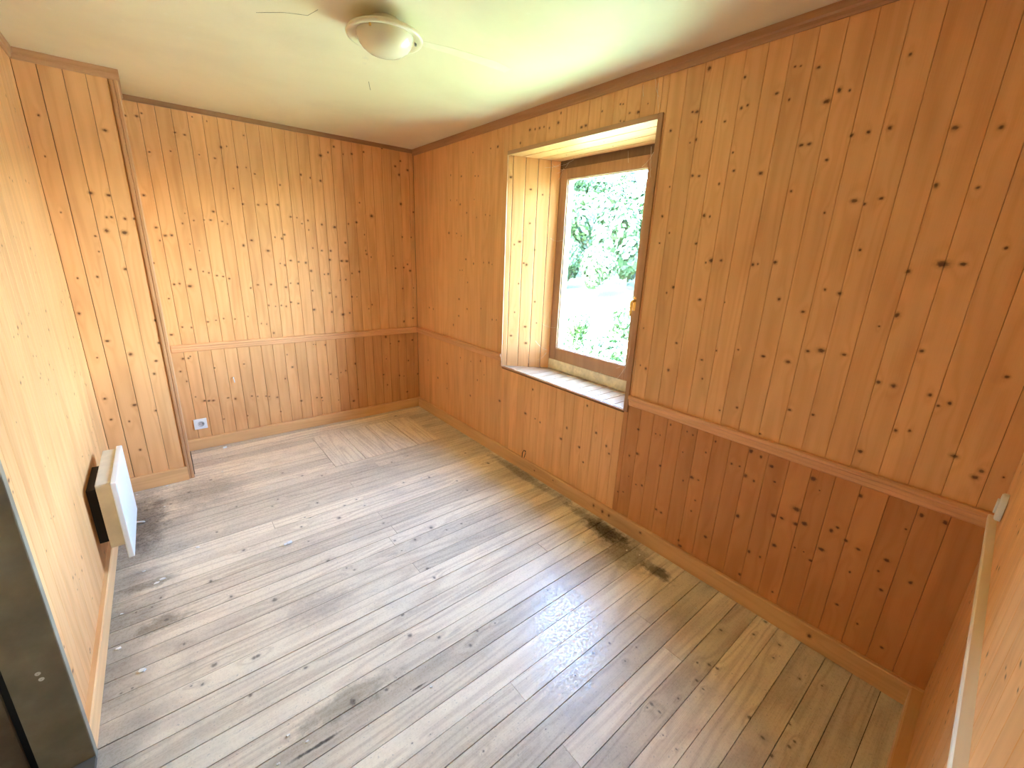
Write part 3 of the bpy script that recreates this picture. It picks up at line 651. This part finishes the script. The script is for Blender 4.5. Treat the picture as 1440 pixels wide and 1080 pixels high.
# sill boards lie side by side, running from the room to the frame
def f_sill(u, v, w_): return (u, v, WZ0 - .014 + w_)
y = WY0
SILL = wall_wood('varnished_sill', (.50, .36, .24), (.42, .29, .17), (.10, .04, .02), (.42, .2, .08), rough=.24, vary=.08, spec=.9)
while y < WY1-.004:
    b_ = min(y+.0800, WY1)
    poly = [(W-.003, y+.0027), (WX+.004, y+.0027), (WX+.004, b_-.0027), (W-.003, b_-.0027)]
    k1 = (FY1-WY1)/(WX-W); k0 = (FY0-WY0)/(WX-W)
    poly = clip(poly, -k1, 1, WY1-k1*W-.001); poly = clip(poly, k0, -1, -(WY0-k0*W)-.001)
    if len(poly) > 2: poly_board('sill_board', win, poly, f_sill, .014, SILL, [(2.02, y+.03, .003)] if RND.random() < .5 else [], 1., along='u')
    y = b_
o = MB().box(W-.003, WX+.004, WY0, WY1, WZ0-.022, WZ0-.0145).build('sill_bed', GAP, win)
# casing strips on the wall face
def casing(y0, y1, z0, z1, nm, tint):
    o = MB().cbox(W-.009, W-.0002, y0, y1, z0, z1, .002).build(nm, TRIM, win); strip_attr(o, 2 if z1-z0 > .5 else 1, tint); return o
casing(WY0-.026, WY0, WZ0-.012, WZ1+.024, 'casing', .70)
casing(WY0, WY1+.004, WZ1, WZ1+.024, 'casing', .74)
casing(WY1, WY1+.006, WZ0-.012, WZ1, 'casing', .9)
casing(WY1+.006, WY1+.020, WZ0-.01, RZ1+.004, 'rail_stop', .8)
casing(WY0-.002, WY1, WZ0-.013, WZ0-.003, 'casing', .8)
# outer frame
fr = MB()
fx0, fx1 = WX+.016, WX+.085
fr.cbox(fx0, fx1, 2.232, oy1+.003, .726, 2.11, .002); fr.cbox(fx0, fx1, oy0-.003, 1.500, .726, 2.11, .002); fr.cbox(fx0, fx1, 1.500, 2.232, 2.052, 2.11, .002)
o = fr.build('window_frame', SASH, win); strip_attr(o, 2, .62)
o = MB().cbox(WX+.004, fx1, 1.4985, 2.2335, .7255, .797, .003).build('bottom_rail', BEIGE, win)
# sash
sx0, sx1 = WX+.008, WX+.066; gy0, gy1, gz0, gz1 = 1.560, 2.166, .886, 1.990
sash = MB(); S0, S1, Z0, Z1 = 1.492, 2.241, .790, 2.056
sash.cbox(sx0, sx1, gy1, S1, Z0, Z1, .004); sash.cbox(sx0, sx1, S0, gy0, Z0, Z1, .004)
sash.cbox(sx0, sx1, gy0, gy1, Z0, gz0, .004); sash.cbox(sx0, sx1, gy0, gy1, gz1, Z1, .004)
sash = sash.build('sash', SASH, win); strip_attr(sash, 2, 1.35)
bd = MB(); bx0, bx1 = sx0+.010, sx0+.022
bd.box(bx0, bx1, gy1-.009, gy1-.0005, gz0, gz1); bd.box(bx0, bx1, gy0+.0005, gy0+.006, gz0, gz1); bd.box(bx0, bx1, gy0+.006, gy1-.009, gz0+.0005, gz0+.006); bd.box(bx0, bx1, gy0+.006, gy1-.009, gz1-.006, gz1-.0005)
bd.build('glazing_bead', BEAD, sash)
gk = MB(); gk.box(bx1+.008, bx1+.011, gy1-.019, gy1-.013, gz0, gz1)
gk.build('pane_edge', SOCKD, sash)
MB().box(bx1, bx1+.004, gy0+.0005, gy1-.0005, gz0+.0005, gz1-.0005).build('pane', GLASS, sash)
hd = MB(); hx = sx0-.001
hd.cbox(hx-.008, hx, 1.512, 1.548, 1.225, 1.305, .003)
hd.tube([(hx-.006, 1.530, 1.285), (hx-.040, 1.530, 1.285), (hx-.046, 1.530, 1.278), (hx-.046, 1.530, 1.20)], [.008, .008, .009, .007], 10)
setp(hd.build('handle', BRASS, sash, True), 'brass lever handle')

# ================================================================== OUTSIDE
GRASS = plain('sunlit_grass', (.36, .43, .20), .9, nscale=.8, namt=.25)
GRAVEL = plain('pale_gravel', (.74, .72, .64), .9, nscale=6, namt=.08)
HILLM = plain('hillside_grass', (.022, .042, .016), .9, nscale=.5, namt=.3)
def leafm(name, c0, c1):
    m, nt, bs = new_mat(name); b = NB(nt)
    n = b.noise(b.pos(), 1.3, 3); c = b.mix(b.ss(n, .3, .7), c0, c1)
    nt.links.new(c, bs.inputs['Base Color']); bs.inputs['Roughness'].default_value = .6
    return m
LEAF = [leafm('leaf_mid', (.016, .044, .012), (.030, .064, .018)), leafm('leaf_pale', (.030, .060, .018), (.048, .082, .026)), leafm('leaf_conifer', (.008, .030, .022), (.014, .044, .032)), leafm('leaf_bush', (.014, .045, .006), (.028, .066, .010))]
BARK = plain('bark', (.16, .12, .08), .9, nscale=3, namt=.3)
GZ = -.55
def ground_h(x, y):
    d = x*.76 + y*.65
    return GZ + (max(0, d-24)**1.18)*.078*(1+.12*noise.noise(Vector((x*.03, y*.03, 1)))) if d > 24 else GZ
gv = []; gf = []; N = 40
for j in range(N+1):
    for i in range(N+1):
        x = 2.46 + 150*(i/N)**1.6; y = -90 + 220*j/N
        gv.append((x, y, ground_h(x, y)))
for j in range(N):
    for i in range(N): a = j*(N+1)+i; gf.append((a, a+1, a+N+2, a+N+1))
o = mesh_obj('ground_outside', gv, gf, HILLM, None, True)
setp(o, 'green hillside rising beyond the window', 'hillside', kind='structure')
o = MB().box(2.46, 9.2, -14, 22, GZ-.2, GZ+.03).build('lawn', GRASS)
setp(o, 'sunlit lawn below the window', 'lawn', kind='structure')
o = MB().prism([(9.2, -14, GZ-.2), (20, -14, GZ-.2), (14, 30, GZ-.2), (9.2, 30, GZ-.2)], [(9.2, -14, GZ+.04), (20, -14, GZ+.04), (14, 30, GZ+.04), (9.2, 30, GZ+.04)]).build('yard', GRAVEL)
setp(o, 'pale gravel yard glaring white beyond the lawn', 'yard', kind='structure')
def crown_mesh(name, rx, rz, n, leaf, seed, mat, cone=False):
    rng = random.Random(seed); vs = []; fs = []
    blobs = [(Vector((rng.uniform(-.55, .55)*rx, rng.uniform(-.55, .55)*rx, rng.uniform(-.5, .6)*rz)), rng.uniform(.35, .6)) for _ in range(11)]
    for i in range(n):
        if cone:
            h = rng.random()**1.4; layer = (h*9) % 1; r = rx*(1-h)*(1-.45*layer)*rng.uniform(.75, 1); t = rng.uniform(0, 6.283)
            p = Vector((r*math.cos(t), r*math.sin(t), -rz+2*rz*h)); nrm = Vector((math.cos(t), math.sin(t), .5))
        else:
            c, s = blobs[i % len(blobs)]
            d = Vector((rng.gauss(0, 1), rng.gauss(0, 1), rng.gauss(0, 1))).normalized()
            p = c + Vector((d.x*rx*s, d.y*rx*s, d.z*rz*s))*rng.uniform(.8, 1.05); nrm = d
        nrm = (nrm + Vector((rng.uniform(-.6, .6), rng.uniform(-.6, .6), rng.uniform(-.6, .6)))).normalized()
        a = nrm.orthogonal().normalized()*leaf*rng.uniform(.6, 1.2); b_ = nrm.cross(a)
        k = len(vs); vs += [p-a, p+b_*.6, p+a, p-b_*.6]; fs.append((k, k+1, k+2, k+3))
    me = bpy.data.meshes.new(name); me.from_pydata(vs, [], fs); me.materials.append(mat); return me
def trunk_mesh(h, r):
    mb = MB().tube([(0, 0, -.3), (0.02*h, 0, h*.4), (0, .02*h, h)], [r*1.3, r, r*.5], 7)
    me = bpy.data.meshes.new('trunk'); me.from_pydata(mb.v, [], mb.f); me.materials.append(BARK); return me
CR = [crown_mesh('crown_a', 2.6, 3.2, 3400, .27, 1, LEAF[0]), crown_mesh('crown_b', 3.0, 2.8, 3400, .28, 2, LEAF[1]), crown_mesh('crown_c', 2.2, 3.6, 3200, .26, 3, LEAF[0]), crown_mesh('crown_d', 1.7, 4.8, 1800, .30, 4, LEAF[2], True)]
TR = trunk_mesh(4.2, .18)
def tree(kind, x, y, s, label, group=None, low=False):
    z = ground_h(x, y)
    r = empty('conifer' if kind == 3 else 'tree', (x, y, z)); setp(r, label, 'tree', group)
    r.rotation_euler = (0, 0, RND.uniform(0, 6.28)); r.scale = (s, s, s*RND.uniform(.9, 1.15))
    t = bpy.data.objects.new('trunk', TR); link(t, r)
    c = bpy.data.objects.new('foliage', CR[kind]); c.location = (0, 0, (3.1 if low else 4.6) if kind != 3 else 5.4); link(c, r)
rt = random.Random(11); placed = [(63*math.cos(math.radians(37.6)), 63*math.sin(math.radians(37.6)), .95)]
for d in (25.5, 30, 35, 41, 48, 56, 65, 76):
    row = 'at the foot of' if d < 32 else 'halfway up' if d < 50 else 'near the top of'
    for i in range(40):
        an = math.radians(26 + 29*(i+rt.random())/40); dd = d*rt.uniform(.94, 1.06); sc_ = rt.uniform(.62, 1.0)*(.62 if d < 27 else 1.)
        x, y = dd*math.cos(an), dd*math.sin(an)
        if any((x-a)**2+(y-b_)**2 < (2.9*(sc_+c))**2 for a, b_, c in placed): continue
        placed.append((x, y, sc_)); kd = rt.choice((0, 0, 1, 1, 2))
        tree(kd, x, y, sc_, ('bright green' if kd != 1 else 'pale yellow-green') + ' leafy tree ' + row + ' the hillside beyond the window', ('bright' if kd != 1 else 'pale') + ' leafy trees ' + row + ' the hillside', low=d < 32)
tree(3, 63*math.cos(math.radians(37.6)), 63*math.sin(math.radians(37.6)), .95, 'dark blue-green conifer standing out on the hillside beyond the window')
def bush(x, y, r, h, seed, label):
    e = empty('bush', (x, y, GZ+.03)); setp(e, label, 'bush')
    f = bpy.data.objects.new('foliage', crown_mesh('bush_leaves', r, h, 1500, .055, seed, LEAF[3])); f.location = (0, 0, h*.95); link(f, e)
    mb = MB()
    for k in range(5): mb.tube([(0, 0, 0), (.15*math.cos(k*1.3), .15*math.sin(k*1.3), h*.6)], .015, 5)
    me = bpy.data.meshes.new('stem'); me.from_pydata(mb.v, [], mb.f); me.materials.append(BARK); link(bpy.data.objects.new('stem', me), e)
bush(7.25, 6.62, .30, .42, 21, 'tall bright green bush at the left of the window view')
bush(6.25, 5.10, .46, .30, 22, 'broad low bush in the middle of the window view')
bush(8.7, 6.55, .42, .52, 23, 'loose leafy bush at the right of the window view')

# ================================================================== DOOR FRAME (lower left)
door = setp(empty('door_1', (XL-.06, DY1, 0)), 'dark grey-brown painted door frame at the lower left edge', 'door frame', kind='structure')
for yy, s in ((DY1, 1), (DY0, -1)):
    A = lambda q0, q1: (min(yy+s*q0, yy+s*q1), max(yy+s*q0, yy+s*q1))
    a, b_ = A(0, .028); MB().cbox(XL-.090, XL+.021, a, b_, .001, 2.07, .003).build('jamb', DOORP, door)
    a, b_ = A(.006, .028); MB().box(XL-.104, XL-.0905, a, b_, .001, 2.07).build('seal', BLACK, door)
    a, b_ = A(-.004, .028); MB().cbox(XL-.150, XL-.1045, a, b_, .001, 2.07, .003).build('door_stop', DOORD, door)
    a, b_ = A(.004, .028); MB().cbox(XL-.21, XL-.151, a, b_, .001, 2.07, .003).build('outer_casing', DOORP, door)
MB().cbox(XL-.21, XL+.021, DY0-.028, DY1+.028, 2.0705, 2.10, .003).build('head', DOORP, door)
MB().cbox(XL-.21, XL+.021, DY0, DY1-.0005, .0015, .018, .002).build('threshold', DOORT, door)
for qx, qz in ((-.417, .378), (-.414, .357)):
    MB().lathe([(.0012, 0), (.0062, 0), (.0055, -.0015), (.001, -.002)], (qx, DY1, qz), 10, 'y').build('screw', FLAKE, door)

# ================================================================== CEILING LAMP
LX, LY = .822, 1.862
lamp = setp(empty('ceiling_lamp', (LX, LY, H)), 'round cream ceiling lamp with opal glass bowl, unlit', 'lamp')
MB().lathe([(.001, 0), (.056, 0), (.058, -.004), (.058, -.038), (.001, -.038)], (LX, LY, H), 40).build('base', LRIM, lamp, True)
MB().lathe([(.050, -.034), (.122, -.040), (.137, -.046), (.143, -.054), (.141, -.061), (.133, -.063), (.115, -.057), (.107, -.052), (.050, -.050)], (LX, LY, H), 64).build('rim', LRIM, lamp, True)
MB().lathe([(.1065, -.050), (.1065, -.056), (.103, -.066), (.096, -.080), (.084, -.094), (.066, -.106), (.042, -.114), (.018, -.1175), (.0008, -.118)], (LX, LY, H), 56).build('glass_bowl', LGLASS, lamp, True)
for k, a in enumerate((-20, 100, 220)):
    t = math.radians(a); cx, cy_ = LX+.115*math.cos(t), LY+.115*math.sin(t)
    MB().lathe([(.0008, -.066), (.004, -.066), (.0045, -.063), (.0045, -.055)], (cx, cy_, H), 10).build('clip_screw', SOCKD if k == 0 else BRASS, lamp)
# filler patch (old cable run) and cracks
def ceil_strip(name, pts, wd, mat, th=.0015):
    pts = [Vector((*p, 0)) for p in pts]; up = []; dn = []
    for i, p in enumerate(pts):
        d = (pts[min(i+1, len(pts)-1)]-pts[max(0, i-1)]).normalized(); n = Vector((-d.y, d.x, 0))*(wd[i] if isinstance(wd, list) else wd)/2
        def zz(q):
            z = .010*noise.noise(Vector((q.x*.9, q.y*.9, 3.1))) + .004*noise.noise(Vector((q.x*3, q.y*3, 7.7)))
            e = min(1, max(0, min(q.x-XL, W-q.x, q.y+.05, L-q.y)/.25)); return H+z*e
        a, b_ = p+n, p-n; up.append((a, zz(a))); dn.append((b_, zz(b_)))
    mb = MB(); vs = []; fs = []
    for (a, za), (b_, zb) in zip(up, dn): vs += [(a.x, a.y, za-th), (b_.x, b_.y, zb-th), (a.x, a.y, za+.006), (b_.x, b_.y, zb+.006)]
    for i in range(len(pts)-1):
        k = 4*i; fs += [(k, k+1, k+5, k+4), (k+2, k+6, k+7, k+3), (k, k+4, k+6, k+2), (k+1, k+3, k+7, k+5)]
    fs += [(0, 2, 3, 1), (4*len(pts)-4, 4*len(pts)-3, 4*len(pts)-1, 4*len(pts)-2)]
    mb.add(vs, fs); return mb.build(name, mat, ceiling)
ceil_strip('filler_patch', [(1.0, 1.937), (1.133, 1.907), (1.338, 1.887), (1.445, 1.892)], [.045, .058, .074, .055], PATCH, .001)
ceil_strip('crack', [(.442, 2.159), (.524, 2.085), (.595, 2.042), (.611, 1.966)], .0012, CRACK, .0005)
ceil_strip('crack', [(1.021, 2.54), (1.047, 2.598), (1.076, 2.658)], .0025, CRACK, .0005)

# ================================================================== HEATER
xf = -.272; hy0, hy1, hz0, hz1 = 2.33, 2.79, .137, .512
heat = setp(empty('wall_heater', (XL, (hy0+hy1)/2, hz0)), 'white electric panel heater mounted low on the left wall', 'heater')
MB().cbox(xf-.022, xf, hy0, hy1, hz0, hz1, .004).build('front_panel', HWHITE, heat)
MB().cbox(-.345, xf-.0225, hy0+.030, hy1-.018, hz0+.055, hz1-.006, .003).build('body', HBODY, heat)
MB().box(XL+.0005, -.3455, hy0+.09, hy1-.10, hz0+.06, hz1-.05).build('bracket_shadow', BRACK, heat)  # bracket block enlarged and blackened to paint the shadow behind the heater

# ================================================================== SOCKET, SWITCH, SMALL FITTINGS
sx, sz = .086, .200
SOCKW = plain('socket_grey', (.52, .51, .50), .5)
sock = setp(empty('wall_socket', (sx, L, sz)), 'square white power socket on the back wall near the floor', 'socket')
MB().cbox(sx-.041, sx+.041, L-.010, L-.0002, sz-.040, sz+.040, .003).build('plate', SOCK, sock)
MB().lathe([(.0205, -.0102), (.0205, -.0118), (.0185, -.0118), (.0180, -.0103), (.0008, -.0103)], (sx+.004, L, sz), 32, 'y').build('socket_well', SOCKW, sock, True)
for dx in (-.009, .009): MB().lathe([(.0028, -.0104), (.0028, -.0112), (.0004, -.0112)], (sx+.004+dx, L, sz), 12, 'y').build('pin_hole', BLACK, sock)
wx_ = 1.774; ny_ = near_y(wx_)
sw = setp(empty('wall_switch', (wx_, ny_, .88)), 'round white switch on the near wall above the dado rail', 'switch')
MB().lathe([(.041, .0002), (.041, .010), (.037, .014), (.0008, .015)], (wx_, ny_, .88), 40, 'y').build('plate', SOCK, sw, True)
MB().cbox(wx_-.012, wx_+.012, ny_+.0145, ny_+.019, .860, .900, .002).build('rocker', SOCK, sw)
pg = MB().tube([(.339, L-.0005, .527), (.339, L-.012, .525), (.340, L-.020, .512), (.342, L-.020, .490)], [.004, .004, .0035, .003], 8).build('wall_plug', SOCK)
setp(pg, 'small white plastic hook left on the back wall', 'hook')
cs = setp(empty('cable_stub', (W-.02, 2.15, .11)), 'cut black cable ends poking out above the skirting board', 'cable')
MB().tube([(W-.0005, 2.145, .150), (W-.012, 2.150, .158), (W-.016, 2.160, .135), (W-.020, 2.158, .100)], .0032, 6).build('wire', BLACK, cs)
MB().tube([(W-.0005, 2.152, .145), (W-.010, 2.135, .155), (W-.016, 2.128, .140), (W-.020, 2.134, .108)], .0028, 6).build('wire', BLACK, cs)

# ================================================================== DEBRIS
def flake(x, y, s, name='paint_flake', label='small white paint flake lying on the worn floorboards', cat='flake', group='paint flakes on the floor', th=.002):
    n = RND.randint(5, 7); ph = RND.uniform(0, 6.28); lo_, hi_ = [], []
    for k in range(n):
        t = ph + 6.283*k/n; r = s*RND.uniform(.55, 1.1)
        lo_.append((x+r*math.cos(t)*1.25, y+r*math.sin(t)*.8, .0012)); hi_.append((x+r*.85*math.cos(t)*1.25, y+r*.85*math.sin(t)*.8, .0012+th*RND.uniform(.7, 1.6)))
    o = MB().prism(lo_, hi_).build(name, FLAKE); return setp(o, label, cat, group)
for x, y, s in ((-.05, 2.463, .011), (.145, 3.309, .006), (-.305, 3.262, .007), (-.156, 3.290, .008), (-.175, 3.012, .006), (.157, 3.528, .005), (.925, 3.747, .006), (-.218, 2.273, .012), (-.195, 2.290, .012),
                (-.333, 2.135, .006), (1.223, 2.458, .007), (1.855, 1.858, .007), (1.765, 1.125, .006), (1.628, 1.311, .006), (1.397, .516, .004), (1.691, .684, .005), (.551, 1.072, .005), (.105, 1.202, .006),
                (.063, 1.132, .006), (.150, 1.147, .006), (-.335, 1.93, .010), (-.263, 2.40, .007), (1.70, 1.20, .006), (1.79, 1.06, .006)):
    where = ('beside the left skirting board' if x < -.15 and y < 2.6 else 'near the foot of the boxed-in corner' if x < .2 and y > 2.6 else 'on the near floorboards' if y < 1.25 and x < 1. else
             'by the skirting under the window wall' if x > 1.55 else 'on the open floor towards the back')
    flake(x, y, s, label='small white paint flake ' + where, group='paint flakes ' + where)
flake(.207, 3.731, .013, 'plaster_crumb', 'larger cream plaster crumb on the floor near the socket', 'crumb', None, .010)
flake(-.263, 1.759, .012, 'plaster_crumb', 'flat pale plaster chip on the floor beside the left skirting', 'crumb', None, .004)
st = MB().tube([(.307, 2.219, .0085), (.322, 2.222, .0085), (.323, 2.222, .0085), (.345, 2.227, .0085)], [.0055, .0055, .0072, .0072], 10).build('plastic_plug', SOCK)
setp(st, 'white plastic plug lying alone in the middle of the floor', 'plug')
st = MB().tube([(-.302, 2.895, .007), (-.270, 2.884, .0065), (-.262, 2.881, .0062)], [.0055, .0055, .003], 8).build('plastic_peg', SOCK)
setp(st, 'white plastic peg on the floor beyond the heater', 'peg')

# ================================================================== COBWEBS in the window
def web(name_label, segs, r=.0007):
    rg = random.Random(len(segs)*7+3)
    e = setp(empty('cobweb', segs[0][0]), name_label, 'cobweb')
    for a, b_ in segs:
        a, b_ = Vector(a), Vector(b_); pts = []
        for k in range(6):
            t = k/5; q = a.lerp(b_, t); q.z -= .012*math.sin(math.pi*t); q += Vector((rg.uniform(-1, 1), rg.uniform(-1, 1), rg.uniform(-1, 1)))*.0015
            pts.append(q)
        MB().tube(pts, [r*rg.uniform(.5, 1.6) for _ in pts], 4).build('strand', WEB, e)
X0 = WX
web('dusty cobweb in the upper left corner of the window reveal', [((X0-.05, 2.26, 2.085), (X0+.006, 2.19, 2.05)), ((X0-.09, 2.28, 2.06), (X0-.01, 2.20, 2.09)), ((X0-.02, 2.235, 2.03), (X0+.004, 2.16, 2.085)), ((X0-.01, 2.232, 1.99), (X0+.006, 2.205, 2.06)), ((X0-.04, 2.25, 2.07), (X0-.01, 2.10, 2.095))])
web('dusty cobweb in the upper right corner of the window reveal', [((X0, 1.53, 2.06), (X0+.006, 1.60, 2.0)), ((X0-.02, 1.50, 2.0), (X0+.006, 1.56, 1.97)), ((X0+.004, 1.55, 2.09), (X0+.006, 1.535, 1.94)), ((X0+.004, 1.70, 2.09), (X0+.006, 1.69, 2.03))])
web('dusty cobweb across the lower right corner of the sash', [((X0, 1.60, .80), (X0+.006, 1.545, .90)), ((X0+.002, 1.62, .86), (X0+.006, 1.53, .93)), ((X0, 1.555, .84), (X0+.006, 1.535, 1.0))])
web('cobweb clinging to the beige bottom rail of the window', [((X0, 1.82, .73), (X0+.003, 1.76, .80)), ((X0, 1.70, .735), (X0+.003, 1.80, .775)), ((X0+.002, 1.74, .80), (X0-.01, 1.62, .80)), ((X0, 1.78, .735), (X0+.003, 1.74, .79))])
web('thin cobweb strands beside the left sash stile', [((X0-.03, 2.25, 1.63), (X0+.006, 2.17, 1.62)), ((X0-.05, 2.27, 1.05), (X0+.006, 2.18, 1.03)), ((X0-.08, 2.29, .92), (X0-.02, 2.23, .86)), ((X0-.06, 2.28, .78), (X0-.02, 2.23, .84))])
web('pale cobweb strands hanging above the window top right corner', [((W-.004, 1.39, 2.31), (W-.004, 1.355, 2.22)), ((W-.004, 1.37, 2.28), (W-.004, 1.345, 2.14)), ((W-.004, 1.45, 2.29), (W-.004, 1.44, 2.24))], .0006)
